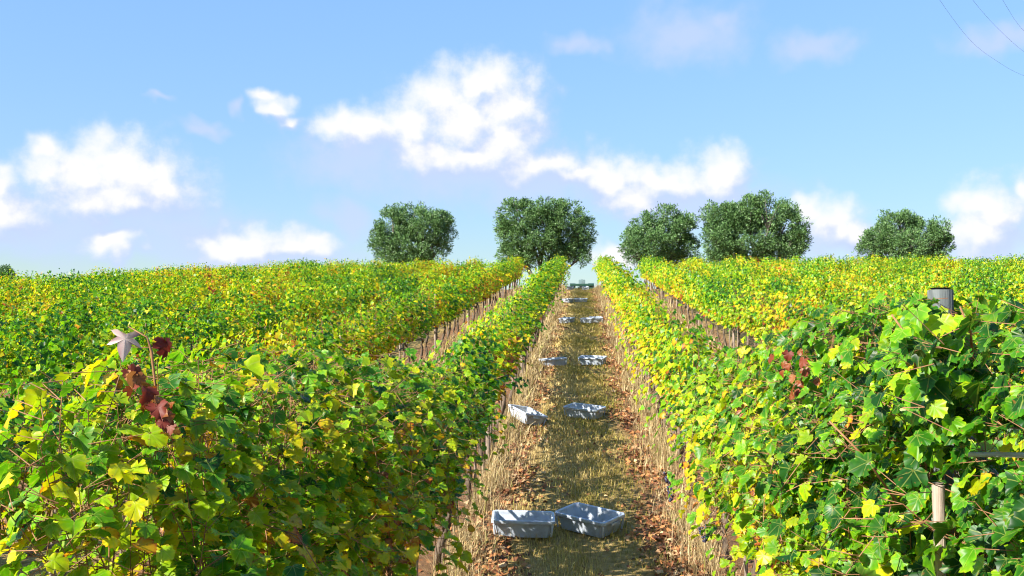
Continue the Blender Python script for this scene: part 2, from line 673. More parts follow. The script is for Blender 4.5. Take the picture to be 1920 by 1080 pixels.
def terrain():
    xs = np.unique(np.concatenate((np.linspace(-160, -12, 50), np.arange(-12, 12.01, 0.16), np.linspace(12, 160, 50))))
    yy = np.unique(np.concatenate((np.linspace(-38, 2, 21), np.arange(2, 62, 0.2), np.linspace(62, 250, 60))))
    X, Y = np.meshgrid(xs, yy)
    Z = H(X, Y)
    v = np.stack((X.ravel(), Y.ravel(), Z.ravel()), 1)
    nx, ny = len(xs), len(yy)
    i = np.arange(nx * ny).reshape(ny, nx)
    quads = np.stack((i[:-1, :-1].ravel(), i[:-1, 1:].ravel(), i[1:, 1:].ravel(), i[1:, :-1].ravel()), 1)
    m, q, o = new_mat("vineyard_soil")
    geo = q.node('ShaderNodeNewGeometry')
    P_ = geo.outputs['Position']
    sp = q.node('ShaderNodeSeparateXYZ')
    q.l.new(P_, sp.inputs[0])
    n1 = q.noise(P_, 1.3, 5.0, 0.6)
    n2 = q.noise(P_, 11.0, 6.0, 0.7)
    n3 = q.noise(P_, 70.0, 4.0, 0.7)
    # across the rows (2 m apart): grass strip in the middle of each aisle, bare litter beside it
    xx = q.math('MULTIPLY_ADD', q.math('SUBTRACT', n1.outputs['Fac'], 0.5), 0.5, sp.outputs[0])
    fr = q.math('PINGPONG', q.math('ADD', xx, 0.05), 1.0)       # 0 mid-aisle .. 1 under the vines
    grassy = q.smooth(fr, 0.74, 0.40)
    soil = q.ramp(n2.outputs['Fac'], [(0.3, (0.10, 0.055, 0.03)), (0.55, (0.20, 0.11, 0.055)), (0.75, (0.32, 0.19, 0.10))])
    turf = q.ramp(n2.outputs['Fac'], [(0.3, (0.16, 0.11, 0.03)), (0.5, (0.33, 0.23, 0.08)), (0.72, (0.48, 0.34, 0.14))])
    vor = q.node('ShaderNodeTexVoronoi')
    q.l.new(P_, vor.inputs['Vector'])
    vor.inputs['Scale'].default_value = 16.0
    fl = q.math('LESS_THAN', vor.outputs['Distance'], 0.36)
    lc = q.ramp(vor.outputs['Color'], [(0.1, (0.14, 0.05, 0.025)), (0.5, (0.34, 0.14, 0.05)), (0.9, (0.48, 0.27, 0.13))])
    soil = q.mix(q.math('MULTIPLY', fl, 0.8), soil, lc)
    col = q.mix(grassy, soil, turf)
    col = q.mix(1.0, col, q_gray(q, q.math('MULTIPLY_ADD', n3.outputs['Fac'], 0.9, 0.55)), 'MULTIPLY')
    h = q.math('MULTIPLY_ADD', n3.outputs['Fac'], 0.4, n2.outputs['Fac'])
    principled(q, o, col, 0.95, 0.15, (h, 0.9, 0.05))
    me = mesh_np("ground", v, None, quads=quads, smooth=True, mat=m)
    ob = link(bpy.data.objects.new("ground", me))
    tag(ob, "brown hillside soil with strips of dry grass between the vine rows", None, None, "structure")
    return ob


terrain()

# ------------------------------------------------------------------ vine leaves
HALF0 = [(0.06, -0.13), (0.20, -0.21), (0.32, -0.15), (0.45, -0.08), (0.42, 0.05), (0.53, 0.14), (0.56, 0.30), (0.46, 0.36),
         (0.38, 0.42), (0.43, 0.55), (0.30, 0.63), (0.22, 0.74), (0.10, 0.78)]
HALF1 = [(0.40, -0.14), (0.53, 0.25), (0.30, 0.48)]
HALF2 = [(0.50, 0.18)]


def leaf_template(half, tip=(0.0, 0.90), base=(0.0, 0.0)):
    outl = [base] + list(half) + [tip] + [(-x, y) for (x, y) in reversed(half)]
    n = len(outl)
    if len(half) == 1:
        v = np.array([(0, -0.06), (0.50, 0.22), (0, 0.90), (-0.50, 0.22)], dtype=float)
        tris = np.array([(0, 1, 2), (0, 2, 3)])
        edge = np.array([0.2, 1.0, 0.9, 1.0])
        return v, tris, edge
    v = np.array([(0.0, 0.16)] + outl, dtype=float)
    tris = np.array([(0, 1 + i, 1 + (i + 1) % n) for i in range(n)])
    edge = np.array([0.0, 0.1] + [1.0] * (n - 1))
    return v, tris, edge


LOD = [leaf_template(HALF0), leaf_template(HALF1), leaf_template(HALF2)]


def norm(a):
    return a / np.maximum(np.linalg.norm(a, axis=-1, keepdims=True), 1e-9)


def leaves_mesh_arrays(pos, nrm, tip, size, u, rnd, lod, rng):
    """explode leaf frames into vertices, triangles and the lf attribute"""
    tv, tt, te = LOD[lod]
    n, k = len(pos), len(tv)
    nrm = norm(nrm)
    ty = norm(tip - nrm * np.sum(tip * nrm, 1, keepdims=True))
    tx = np.cross(ty, nrm)
    a = rng.uniform(-0.9, 0.7, (n, 1))
    b = rng.uniform(-0.95, 0.30, (n, 1))
    fold = rng.uniform(-0.10, 0.45, (n, 1))
    jit = rng.normal(0, 0.035, (n, k, 2)) if lod == 0 else 0.0
    xy = tv[None] + jit
    x = xy[..., 0] * rng.uniform(0.85, 1.12, (n, 1))
    y = xy[..., 1]
    z = a * x * x + b * (y - 0.2) ** 2 + fold * np.abs(x)
    if lod == 0:
        z = z + rng.normal(0, 0.045, (n, k))
    loc = (x[..., None] * tx[:, None] + y[..., None] * ty[:, None] + z[..., None] * nrm[:, None]) * size[:, None, None]
    v = (pos[:, None] + loc).reshape(-1, 3)
    t = (tt[None] + (np.arange(n) * k)[:, None, None]).reshape(-1, 3)
    c = np.ones((n, k, 4))
    c[..., 0] = u[:, None]
    c[..., 1] = te[None]
    c[..., 2] = rnd[:, None]
    if lod == 0:
        lcs = np.zeros((n, k, 3))
        lcs[..., 0] = x
        lcs[..., 1] = y
        LC[len(v)] = lcs.reshape(-1, 3)
    return v, t, c.reshape(-1, 4)


SUNW = np.array(SUN) * 0.45        # leaves turn their faces towards the light


def grow_canopy(length, rng, shoots_per_m=17, size=0.105, node=0.060, top=1.30, low=0.52, spread=1.0, droop=0.38, age=0.22):
    """frames of every leaf of a stretch of trained vine (local x across, y along the row, z up) and the shoots"""
    pos, nrm, tip, siz, uu = [], [], [], [], []
    shoots, nodes = [], []
    ns = int(round(shoots_per_m * length))
    for s in range(ns):
        y0 = -length / 2 + (s + rng.uniform(0.0, 1.0)) * length / ns
        p = np.array([rng.normal(0, 0.05), y0, low + 0.03 + rng.uniform(-0.03, 0.08)])
        side = rng.choice((-1.0, 1.0))
        flop = rng.random() < droop
        d = norm(np.array([side * rng.uniform(0.05, 0.35) * spread, rng.normal(0, 0.18), 1.0]))
        ln = rng.uniform(0.85, 1.18) * (top - low)
        if flop:
            ln *= rng.uniform(0.9, 1.25)
        nn = int(ln / node)
        path = [p.copy()]
        bend = rng.uniform(0.03, 0.10)
        start_flop = rng.uniform(0.25, 0.75)
        tone = rng.normal(0, 0.07)
        for i in range(nn):
            f = i / nn
            d = d + rng.normal(0, 0.07, 3)
            if flop and f > start_flop:
                d = d + np.array([side * 0.10 * spread, 0, -0.24])
            else:
                d = d + np.array([-p[0] * 0.5, 0, 0.06])
            if abs(p[0]) > 0.30 * spread:
                d[0] -= np.sign(p[0]) * 0.22
            d = norm(d)
            p = p + d * node
            if p[2] > top + 0.10:
                d[2] -= 0.35
            if p[2] < low - 0.20:
                break
            path.append(p.copy())
            sd = 1.0 if (i % 2) else -1.0
            k = 1 + (rng.random() < 0.50) + (rng.random() < 0.15)
            for j in range(k):
                outx = (1.0 if p[0] > 0 else -1.0) if rng.random() < 0.75 else rng.choice((-1.0, 1.0))
                pet = norm(np.array([outx * rng.uniform(0.2, 1.0), sd * rng.uniform(0.0, 0.9), rng.uniform(-0.1, 0.6)]))
                q = p + pet * rng.uniform(0.04, 0.11) + rng.normal(0, 0.012, 3)
                nv = norm(norm(np.array([outx * rng.uniform(0.15, 1.0), rng.normal(0, 0.45), rng.uniform(0.15, 1.0)])) + SUNW)
                tp = np.array([outx * 0.45, rng.normal(0, 0.55), -0.75 + rng.normal(0, 0.35)])
                pos.append(q)
                nodes.append(p.copy())
                nrm.append(nv)
                tip.append(tp)
                siz.append(size * rng.uniform(0.55, 1.18) * (1.0 if f < 0.8 else 0.78))
                old = (1.0 - np.clip((q[2] - low) / (top - low), 0, 1))
                uu.append(0.40 + age * (old - 0.4) + tone + rng.normal(0, 0.16) + (0.3 if rng.random() < 0.022 else 0.0))
        shoots.append(path)
    return (np.array(pos), np.array(nrm), np.array(tip), np.array(siz), np.array(uu)), shoots, np.array(nodes)


def canes_mb(shoots, rng, every=1, r0=0.0050):
    mb = MB()
    for i, path in enumerate(shoots):
        if i % every or len(path) < 3:
            continue
        pts = path[::3] if len(path) > 6 else path
        if len(pts) < 2:
            continue
        n = len(pts)
        mb.tube(pts, [r0 * (1 - 0.65 * k / (n - 1)) for k in range(n)], 4, False)
    return mb


def trunk_mb(rng, low=0.52, half=0.48, r=0.026):
    mb = MB()
    pts, rad = [], []
    p = np.array([0.0, 0.0, -0.06])
    for i in range(7):
        pts.append(tuple(p))
        rad.append(r * (1.35 - 0.6 * i / 6) * rng.uniform(0.85, 1.15))
        p = p + np.array([rng.normal(0, 0.016), rng.normal(0, 0.02), (low + 0.06) / 6])
    mb.tube(pts, rad, 7)
    t = np.array(pts[-1])
    for sgn in (-1, 1):
        q = [tuple(t - np.array([0, 0, 0.04]))]
        for k in range(1, 5):
            q.append((t[0] * (1 - k / 4) + rng.normal(0, 0.008), t[1] + sgn * half * k / 4 - t[1] * k / 4,
                      low + 0.02 + rng.normal(0, 0.012)))
        mb.tube(q, [r * 0.75, r * 0.62, r * 0.55, r * 0.48, r * 0.3], 6)
    return mb


def stake_mb(rng, h=1.0, r=0.013):
    mb = MB()
    lean = (rng.normal(0, 0.02), rng.normal(0, 0.03))
    mb.tube([(0.035, 0.03, -0.08), (0.035 + lean[0] * 0.5, 0.03 + lean[1] * 0.5, h * 0.5), (0.035 + lean[0], 0.03 + lean[1], h)],
            [r, r, r * 0.9], 6)
    return mb


RNG = np.random.default_rng(11)
STEP = 1.0
ROW_END = 50.0
LX, RX = -1.0, 1.0

# shared meshes -------------------------------------------------------------
trunk_meshes = [trunk_mb(RNG).mesh("trunk", M['bark'], True) for _ in range(6)]
stake_meshes = [stake_mb(RNG, RNG.uniform(0.9, 1.15)).mesh("stake", M['stake'], True) for _ in range(4)]
mid_fol, mid_cane, far_fol, row_fol_mid, row_fol_far, row_trunks = [], [], [], [], [], []
for _ in range(6):
    fr, sh, nd = grow_canopy(STEP * 1.06, RNG, 29, 0.068, 0.052, low=0.56)
    v, t, c = leaves_mesh_arrays(*fr, RNG.random(len(fr[0])), 1, RNG)
    mid_fol.append(mesh_np("foliage", v, t, c, True, M['leaf']))
    mid_cane.append(canes_mb(sh, RNG, 1).mesh("cane", M['cane'], True))
for _ in range(7):
    fr, sh, nd = grow_canopy(STEP * 1.06, RNG, 27, 0.080, 0.056, low=0.54, droop=0.40)
    v, t, c = leaves_mesh_arrays(*fr, RNG.random(len(fr[0])), 2, RNG)
    far_fol.append(mesh_np("foliage", v, t, c, True, M['leaf']))
for _ in range(4):
    fr, sh, nd = grow_canopy(2.06, RNG, 30, 0.070, 0.052, low=0.50)
    v, t, c = leaves_mesh_arrays(*fr, RNG.random(len(fr[0])), 1, RNG)
    row_fol_mid.append(mesh_np("foliage", v, t, c, True, M['leaf']))
for _ in range(7):
    fr, sh, nd = grow_canopy(2.06, RNG, 26, 0.083, 0.056, low=0.50)
    v, t, c = leaves_mesh_arrays(*fr, RNG.random(len(fr[0])), 2, RNG)
    row_fol_far.append(mesh_np("foliage", v, t, c, True, M['leaf']))


def ripeness(x, y):
    """how far autumn has gone at this vine, 0.5 = average"""
    r = 0.535 + 0.05 * math.sin(0.9 * x + 0.35 * y) + RNG.normal(0, 0.07)
    if x > 0:
        r += 0.06
    if x > 0 and y < 7:
        r -= 0.38 * (7 - y) / 4.5
    if x > 2:
        r -= 0.02
    if -2 < x < 0 and y < 10:
        r = min(r, 0.50) - 0.06
    if abs(x) > 2:
        r -= 0.025
    if x < -2:
        r += 0.045 + 0.02 * min(1.0, max(0.0, (y - 12) / 20))
    return r


def slope_rot(x, y):
    return math.atan((Hf(x, y + 0.5) - Hf(x, y - 0.5)))


def part(name, me, parent, color=None, rot=None, loc=None, kind=None):
    o = bpy.data.objects.new(name, me)
    link(o, parent)
    if color:
        o.color = color
    if rot:
        o.rotation_euler = rot
    if loc:
        o.location = loc
    if kind:
        o["kind"] = kind
    return o


# where the hedge tops of the nearest vines end, as they show in the photograph (px, py), and gaps in the leaves
TOP_L = ([-200, 0, 130, 230, 330, 480, 560, 830, 1000], [700, 695, 690, 662, 668, 648, 656, 682, 690])
TOP_R = ([1200, 1380, 1450, 1500, 1640, 1700, 1738, 1745, 1785, 1792, 1830, 1960], [700, 655, 622, 596, 568, 548, 552, 552, 552, 552, 556, 566])
GAPS = [(1748, 1780, 500, 536, 2.9), (1816, 1960, 842, 862, 2.84), (1750, 1768, 920, 965, 2.52)]


def trimmed(pts, loc, sr):
    """True for points of a canopy that stay below the clipped top and out of the gaps"""
    Rm_ = np.array(Matrix.Rotation(sr, 3, 'X'))
    wp_ = pts @ Rm_.T + np.array(loc)
    c_ = (wp_ - np.array(EYE)) @ np.array(CAMROT)
    dep = np.maximum(-c_[:, 2], 0.2)
    px_ = 960 + FPX * c_[:, 0] / dep
    py_ = 540 - FPX * c_[:, 1] / dep
    lim = np.where(px_ < 1090, np.interp(px_, *TOP_L), np.interp(px_, *TOP_R))
    ok_ = (py_ > lim + RNG.normal(8, 12, len(px_))) & (dep > 1.9)
    for (x0, x1, y0, y1, far) in GAPS:
        m_ = 30.0 * 2.4 / dep * 0.7
        ok_ &= ~((px_ > x0 - m_) & (px_ < x1 + m_) & (py_ > y0 - 2 * m_) & (py_ < y1 + m_ * 0.3) & (wp_[:, 1] < far))
    return ok_


NEAR_UNIQUE = 7.6
near_leaf_pool = []      # leaves of the nearest vines; the ones that show largest become objects of their own
vines = []


def make_vine(x, y, label, group):
    z = Hf(x, y)
    root = empty("grape_vine", (x, y, z))
    tag(root, label, "vine", group)
    col = (ripeness(x, y), 0.5, 0.5, 1.0)
    sr = slope_rot(x, y)
    yaw = 0.0
    part("trunk", trunk_meshes[RNG.integers(len(trunk_meshes))], root, rot=(sr, 0, RNG.normal(0, 0.1)))
    if (y < 30 and abs(x) < 2) or (abs(x) > 2 and RNG.random() < 0.45):
        part("stake", stake_meshes[RNG.integers(len(stake_meshes))], root, rot=(0, 0, RNG.uniform(0, 6.28)))
    if y < NEAR_UNIQUE and abs(x) < 2:
        if x < 0:
            tp = float(np.interp(y, [2.0, 4.2, 5.2, 6.2, 7.2], [1.66, 1.70, 1.66, 1.56, 1.40]))
        else:
            tp = float(np.interp(y, [2.4, 4.0, 5.0, 6.0, 7.5], [1.86, 1.84, 1.74, 1.58, 1.40]))
        ends = {'droop': 0.42, 'top': tp, 'shoots_per_m': (46 if x < 0 else 52) if y < 5 else (34 if x < 0 else 40),
                'age': 0.36 if x < 0 else 0.26, 'spread': 0.9 if x < 0 else 1.0, 'low': 0.40 if (x < 0 and y < 4.5) else 0.46}
        fr, sh, nd = grow_canopy(STEP * 1.08, RNG, size=0.055, node=0.043, **ends)
        ok = trimmed(fr[0], root.location, sr)
        fr = tuple(a_[ok] for a_ in fr)
        nd = nd[ok]
        sh2 = []
        for path in sh:
            good = trimmed(np.array(path), root.location, sr)
            cut = len(path) if good.all() else int(np.argmin(good))
            sh2.append(path[:cut])
        near_leaf_pool.append([root, fr, RNG.random(len(fr[0])), col, sr])
        cmb = canes_mb(sh2, RNG, 1, 0.0028)
        for a_, b_ in zip(nd, fr[0]):      # leaf stalks
            d_ = b_ - a_
            e_ = norm(np.cross(d_, (0.3, 0.5, 0.8))) * 0.0011
            f_ = norm(np.cross(d_, e_)) * 0.0011
            cmb.add([a_ + e_, a_ - e_ * 0.5 + f_, a_ - e_ * 0.5 - f_, b_ + e_ * 0.7, b_ - e_ * 0.4 + f_ * 0.7, b_ - e_ * 0.4 - f_ * 0.7],
                    [(0, 1, 4, 3), (1, 2, 5, 4), (2, 0, 3, 5)])
        cm = cmb.mesh("cane", M['cane'], True)
        part("cane", cm, root, rot=(sr, 0, 0), kind="stuff")
    elif y < 20:
        i = RNG.integers(len(mid_fol))
        o_ = part("foliage", mid_fol[i], root, col, (sr if yaw == 0 else -sr, 0, yaw), kind="stuff")
        o_.scale = (1.0, 1.0, RNG.uniform(0.95, 1.07))
        part("cane", mid_cane[i], root, None, (sr if yaw == 0 else -sr, 0, yaw), kind="stuff")
    else:
        i = RNG.integers(len(far_fol))
        o_ = part("foliage", far_fol[i], root, col, (sr if yaw == 0 else -sr, 0, yaw), kind="stuff")
        o_.scale = (1.0, 1.0, RNG.uniform(0.97, 1.12))
        if abs(x) > 2:
            o_.scale = (1.05, 1.0, RNG.uniform(1.04, 1.16))
            o_.location = (0, 0, -0.11)
    vines.append((root, x, y))
    return root


ORD = ["first", "second", "third", "fourth", "fifth", "sixth", "seventh", "eighth", "ninth", "tenth", "eleventh", "twelfth",
       "thirteenth", "fourteenth", "fifteenth", "sixteenth", "seventeenth"]
NAMED_L = ["nearest vine left of the aisle, with a pale purple leaf on a tall shoot",
           "second vine in the row left of the grass aisle, behind the red leaves"]
NAMED_R = ["nearest large-leaved vine at the right edge, growing in front of the grey post",
           "second vine in the row right of the aisle, just beyond the grey post"]
for (x, start, named, side) in ((LX, 2.10, NAMED_L, "left"), (RX, 2.40, NAMED_R, "right")):
    y = start
    k = 0
    while y < ROW_END - 0.4:
        if k < 2:
            lab = named[k]
        elif k < 12:
            lab = "%s vine from the near end of the row %s of the grass aisle" % (ORD[k], side)
        else:
            lab = "yellow-green vine in the uphill part of the row %s of the grass aisle" % side
        make_vine(x, y, lab, "vines of the row %s of the grass aisle" % side)
        y += STEP
        k += 1
for (x, start, side) in ((LX - 2.0, 3.6, "left"), (RX + 2.0, 4.6, "right")):
    y = start
    while y < ROW_END - 0.4:
        if y < 16:
            lab = "vine in the near half of the second row %s of the grass aisle" % side
        else:
            lab = "vine with bare trunk, uphill half of the second row %s of the aisle" % side
        make_vine(x, y, lab, "vines of the second row %s of the grass aisle" % side)
        y += STEP

# nearest vines: split the leaves that show largest off as objects of their own
allv = []
for vi, (root, fr, rnd, col, sr) in enumerate(near_leaf_pool):
    Rm = np.array(Matrix.Rotation(sr, 3, 'X'))
    wp = fr[0] @ Rm.T + np.array(root.location)
    for li in range(len(wp)):
        allv.append((vi, li, wp[li], fr[3][li]))
Rc = np.array(CAMROT)
cand = []
for (vi, li, p, s) in allv:
    c = (p - np.array(EYE)) @ Rc
    if c[2] > -0.3:
        continue
    px, py = 960 + FPX * c[0] / -c[2], 540 - FPX * c[1] / -c[2]
    if 0 < px < 1920 and 0 < py < 1080:
        cand.append((-c[2], px, py, FPX * s / -c[2], vi, li))
cand.sort()
cover = {}
seen = []
for (d, px, py, spx, vi, li) in cand:
    key = (int(px // 22), int(py // 22))
    if cover.get(key, 0) < 1:
        seen.append((spx, vi, li))
    rr = max(1, int(spx * 0.32 // 22))
    for a in range(-rr, rr + 1):
        for b in range(-rr, rr + 1):
            cover[(key[0] + a, key[1] + b)] = cover.get((key[0] + a, key[1] + b), 0) + 1
seen.sort(reverse=True)
picked = {}
for (spx, vi, li) in seen[:300]:
    picked.setdefault(vi, []).append(li)
for vi, (root, fr, rnd, col, sr) in enumerate(near_leaf_pool):
    mine = picked.get(vi, [])
    mask = np.ones(len(fr[0]), dtype=bool)
    mask[mine] = False
    sub = [a[mask] for a in fr]
    v, t, c = leaves_mesh_arrays(*sub, rnd[mask], 0, RNG)
    part("foliage", mesh_np("foliage", v, t, c, True, M['leaf']), root, col, (sr, 0, 0), kind="stuff")
    for li in mine:
        sub = [a[li:li + 1].copy() for a in fr]
        org = sub[0][0].copy()
        sub[0][:] = 0.0
        v, t, c = leaves_mesh_arrays(*sub, rnd[li:li + 1], 0, RNG)
        lo = part("leaf", mesh_np("leaf", v, t, c, True, M['leaf']), root, col)
        Rm = Matrix.Rotation(sr, 3, 'X')
        lo.rotation_euler = (sr, 0, 0)
        lo.location = Rm @ Vector(org)

# rows farther out ----------------------------------------------------------
def row_trunk_mesh(x, y0, y1):
    mb = MB()
    y = y0
    while y < y1:
        z = Hf(x, y)
        a, b = RNG.normal(0, 0.03), RNG.normal(0, 0.03)
        mb.tube([(0, y, z - 0.06), (a, y + b, z + 0.32), (0, y, z + 0.58)], [0.032, 0.026, 0.022], 5)
        mb.tube([(0.04, y + 0.05, z - 0.05), (0.04 + b, y + 0.05 + a, z + 1.05)], 0.013, 5)
        y += 1.0
    return mb


def make_row(k, sgn):
    x = sgn * (1.0 + 2.0 * (k - 1))
    tanlim = 0.60 if sgn < 0 else 0.46
    y0 = max(4.0, (abs(x) - 1.5) / tanlim - 3.0)
    if y0 > ROW_END - 3:
        return
    side = "left" if sgn < 0 else "right"
    root = empty("vine_row", (x, y0, Hf(x, y0)))
    look = {3: "yellow-green", 4: "green and gold", 5: "autumn-tinted"}.get(k, "far")
    tag(root, "%s row of trellised vines, the %s row %s of the grass aisle" % (look, ORD[k - 1], side), "vine row",
        "vine rows farther %s on the slope" % side)
    y = y0 + 1.0
    while y < ROW_END:
        yc = min(y, ROW_END - 0.9)
        sr = slope_rot(x, yc)
        yaw = 0.0
        me = row_fol_mid[RNG.integers(4)] if yc < 17 else row_fol_far[RNG.integers(7)]
        o = part("foliage", me, root, (ripeness(x, yc), 0.5, 0.5, 1), (sr if yaw == 0 else -sr, 0, yaw), kind="stuff")
        o.location = Vector((x, yc, Hf(x, yc))) - root.location
        o.scale = (RNG.uniform(0.85, 1.1), 1.0, RNG.uniform(0.91, 1.10))
        y += 2.0
    tm = row_trunk_mesh(x, y0 + 0.5, ROW_END - 0.2)
    t_ = tm.build("trunk", M['bark'], root, True)
    t_["kind"] = "stuff"
    t_.location = Vector((x, 0, 0)) - root.location


for k in range(3, 18):
    make_row(k, -1)
for k in range(3, 14):
    make_row(k, 1)


# ------------------------------------------------------------------ posts, stakes, wires, tube
def post(x, y, h, r, label, mat='post', group=None, name="trellis_post"):
    z = Hf(x, y)
    mb = MB()
    n = 18
    mb.tube([(0, 0, -0.2), (0.002, 0, h * 0.5), (0, 0, h - 0.006), (0, 0, h)], [r * 1.03, r, r, r * 0.93], n)
    o = mb.build(name, M[mat], None, False)
    o.location = (x, y, z)
    tag(o, label, "post", group)
    return o


pp = at(1763, 540, 2.83)
post(pp.x, 2.83, pp.z - Hf(pp.x, 2.83), 0.0335, "grey round wooden post rising out of the leaves at right")
ps = at(1759, 905, 2.52)
post(ps.x, 2.52, ps.z - Hf(ps.x, 2.52), 0.015, "thin pale wooden stake among leaves below the grey post", 'stake', None, "wooden_stake")
for (x, side, first) in ((LX, "left", 10.0), (RX, "right", 10.0), (LX - 2, "left", 8.0), (RX + 2, "right", 8.0)):
    y = first
    while y < ROW_END:
        second = "second " if abs(x) > 2 else ""
        post(x + 0.03, y + 0.5, 1.22, 0.026, "weathered trellis post inside the %svine row %s of the aisle" % (second, side), 'stake',
             "trellis posts of the %srow %s of the aisle" % (second, side))
        y += 6.0
for (x, side) in ((LX, "left"), (RX, "right")):
    mb = MB()
    mb.tube([(x, y, Hf(x, y) + 0.56) for y in np.arange(0.9, ROW_END + 0.1, 1.0)], 0.002, 4)
    tag(mb.build("trellis_wire", M['steel']), "low steel trellis wire running along the vine row %s of the aisle" % side, "wire")
wt = at(1808, 852, 2.56)
mb = MB()
mb.tube([(wt.x, 2.56, wt.z), (wt.x + 0.6, 2.58, wt.z - 0.004), (RX + 2.0, 2.62, wt.z)], 0.0062, 8)
tag(mb.build("white_tube", M['tube'], None, True), "thin white horizontal tube at the right edge below the grey post", "tube")


# ------------------------------------------------------------------ named leaves, shoots and grapes of the nearest left vine
def leaf_object(name, px, py, Y, size, mat, parent, nrm, tip, u=0.5):
    p = at(px, py, Y)
    pos = np.zeros((1, 3))
    v, t, c = leaves_mesh_arrays(pos, np.array([nrm], float), np.array([tip], float), np.array([size]), np.array([u]),
                                 np.array([0.6]), 0, RNG)
    o = part(name, mesh_np(name, v, t, c, True, mat), parent)
    o.location = p - parent.location
    return o


def withered_leaf(px, py, Y, size, parent):
    half = [(0.08, -0.04), (0.30, -0.14), (0.52, -0.06), (0.40, 0.06), (0.27, 0.13), (0.46, 0.30), (0.60, 0.50), (0.44, 0.46), (0.24, 0.36), (0.22, 0.58), (0.12, 0.80)]
    outl = [(0.0, 0.0)] + half + [(0.02, 1.02)] + [(-x_ * 1.05, y_) for (x_, y_) in reversed(half)]
    vs_ = [(0.0, 0.0, 0.18)]
    for i_, (x_, y_) in enumerate(outl):
        vs_.append((x_ * size, 0.5 * size * (x_ * x_) - 0.25 * size * (y_ - 0.3) ** 2 + RNG.normal(0, 0.05) * size, -y_ * size))
    vs_[0] = (0.0, -0.05 * size, -0.18 * size)
    n_ = len(outl)
    me = mesh_np("leaf", np.array(vs_), np.array([(0, 1 + i_, 1 + (i_ + 1) % n_) for i_ in range(n_)]),
                 np.array([(0.95, 0, 0.8, 1)] + [((0.75 if (i_ % 5) < 3 else 0.1), 1, 0.5, 1) for i_ in range(n_)]), False, M['purple_leaf'])
    o_ = part("leaf", me, parent)
    o_.rotation_euler = (R(8), R(6), R(20))
    o_.location = at(px, py, Y) - parent.location
    return o_


def first_vine(x, y):
    return min(vines, key=lambda r: abs(r[1] - x) + abs(r[2] - y))[0]


VL = first_vine(LX, 2.10)
VR = first_vine(RX, 2.40)
o = withered_leaf(236, 626, 2.16, 0.060, VL)
o["label"] = "pale purple dry leaf on the tallest shoot"
leaf_object("leaf", 312, 638, 2.20, 0.045, M['red_leaf'], VL, (0.9, -0.4, 0.1), (0.2, 0, -1.0), 0.0)
mb = MB()
base = VL.location
mb.tube([at(300, 800, 2.20) - base, at(291, 720, 2.18) - base, at(284, 660, 2.16) - base, at(276, 632, 2.16) - base, at(240, 612, 2.16) - base],
        [0.0035, 0.0032, 0.003, 0.002, 0.001], 6)
mb.build("shoot", M['cane'], VL, True)
for i in range(34):
    a = RNG.uniform(0, 1)
    leaf_object("leaf", 245 + 85 * a + RNG.normal(0, 14), 690 + 120 * a + RNG.normal(0, 16), 1.95 + RNG.normal(0, 0.05),
                RNG.uniform(0.016, 0.036), M['red_leaf' if i % 3 else 'leaf'], VL, (0.5 + RNG.normal(0, 0.6), -0.5 + RNG.normal(0, 0.5), 0.4),
                (RNG.normal(0, 0.5), 0, -1), RNG.random() if i % 3 else 0.95)
for (x0, y0, x1, y1, Y) in ((1672, 590, 1722, 690, 2.45), (1800, 575, 1824, 680, 2.45), (1555, 790, 1680, 940, 2.52), (1700, 640, 1716, 690, 2.5)):
    mb = MB()
    base = VR.location
    a, b = at(x0, y0, Y) - base, at(x1, y1, Y + 0.06) - base
    mid = (a + b) * 0.5 + Vector((0.008, -0.006, 0.006))
    mb.tube([a, mid, b], [0.0020, 0.0030, 0.0033], 6)
    mb.build("shoot", M['cane'], VR, True)
for i in range(60):      # leaves hanging in front of the post
    o = leaf_object("leaf", RNG.uniform(1715, 1815), RNG.uniform(574, 850), RNG.uniform(2.42, 2.66), RNG.uniform(0.045, 0.072), M['leaf'], VR,
                    (-0.5 + RNG.normal(0, 0.4), -0.6 + RNG.normal(0, 0.3), 0.5), (RNG.normal(0, 0.5), 0, -1), float(np.clip(RNG.normal(0.36, 0.13), 0, 1)))
    o.color = (0.32, 0.5, 0.5, 1)
V2 = first_vine(RX, 3.40)
for i in range(16):
    leaf_object("leaf", 1500 + RNG.normal(0, 20), 690 + RNG.normal(0, 26), 3.0 + RNG.normal(0, 0.06), RNG.uniform(0.018, 0.034), M['red_leaf' if i % 2 else 'leaf'], V2,
                (-0.7, -0.5 + RNG.normal(0, 0.3), 0.3), (RNG.normal(0, 0.5), 0, -1), RNG.random() if i % 2 else 0.97)


def grape_bunch(px, py, Y, length, parent):
    mb = MB()
    p0 = at(px, py, Y) - parent.location
    r = 0.008
    for i in range(34):
        f = RNG.random()
        rad = 0.032 * (1 - f * 0.7)
        a = RNG.uniform(0, 6.28)
        c = Vector((rad * math.cos(a), rad * math.sin(a), -f * length))
        n, prof = 8, [(-1.0, 0.05), (-0.6, 0.8), (0.0, 1.0), (0.6, 0.8), (1.0, 0.05)]
        vs_ = [c + Vector((r * w_ * math.cos(2 * math.pi * k / n), r * w_ * math.sin(2 * math.pi * k / n), r * z_)) for (z_, w_) in prof for k in range(n)]
        fs = [(i_ * n + k, i_ * n + (k + 1) % n, (i_ + 1) * n + (k + 1) % n, (i_ + 1) * n + k) for i_ in range(4) for k in range(n)]
        mb.add(vs_, fs)
    o = mb.build("grape_bunch", M['grape'], parent, True)
    o.location = p0
    o["label"] = "bunch of dark blue grapes"
    return o


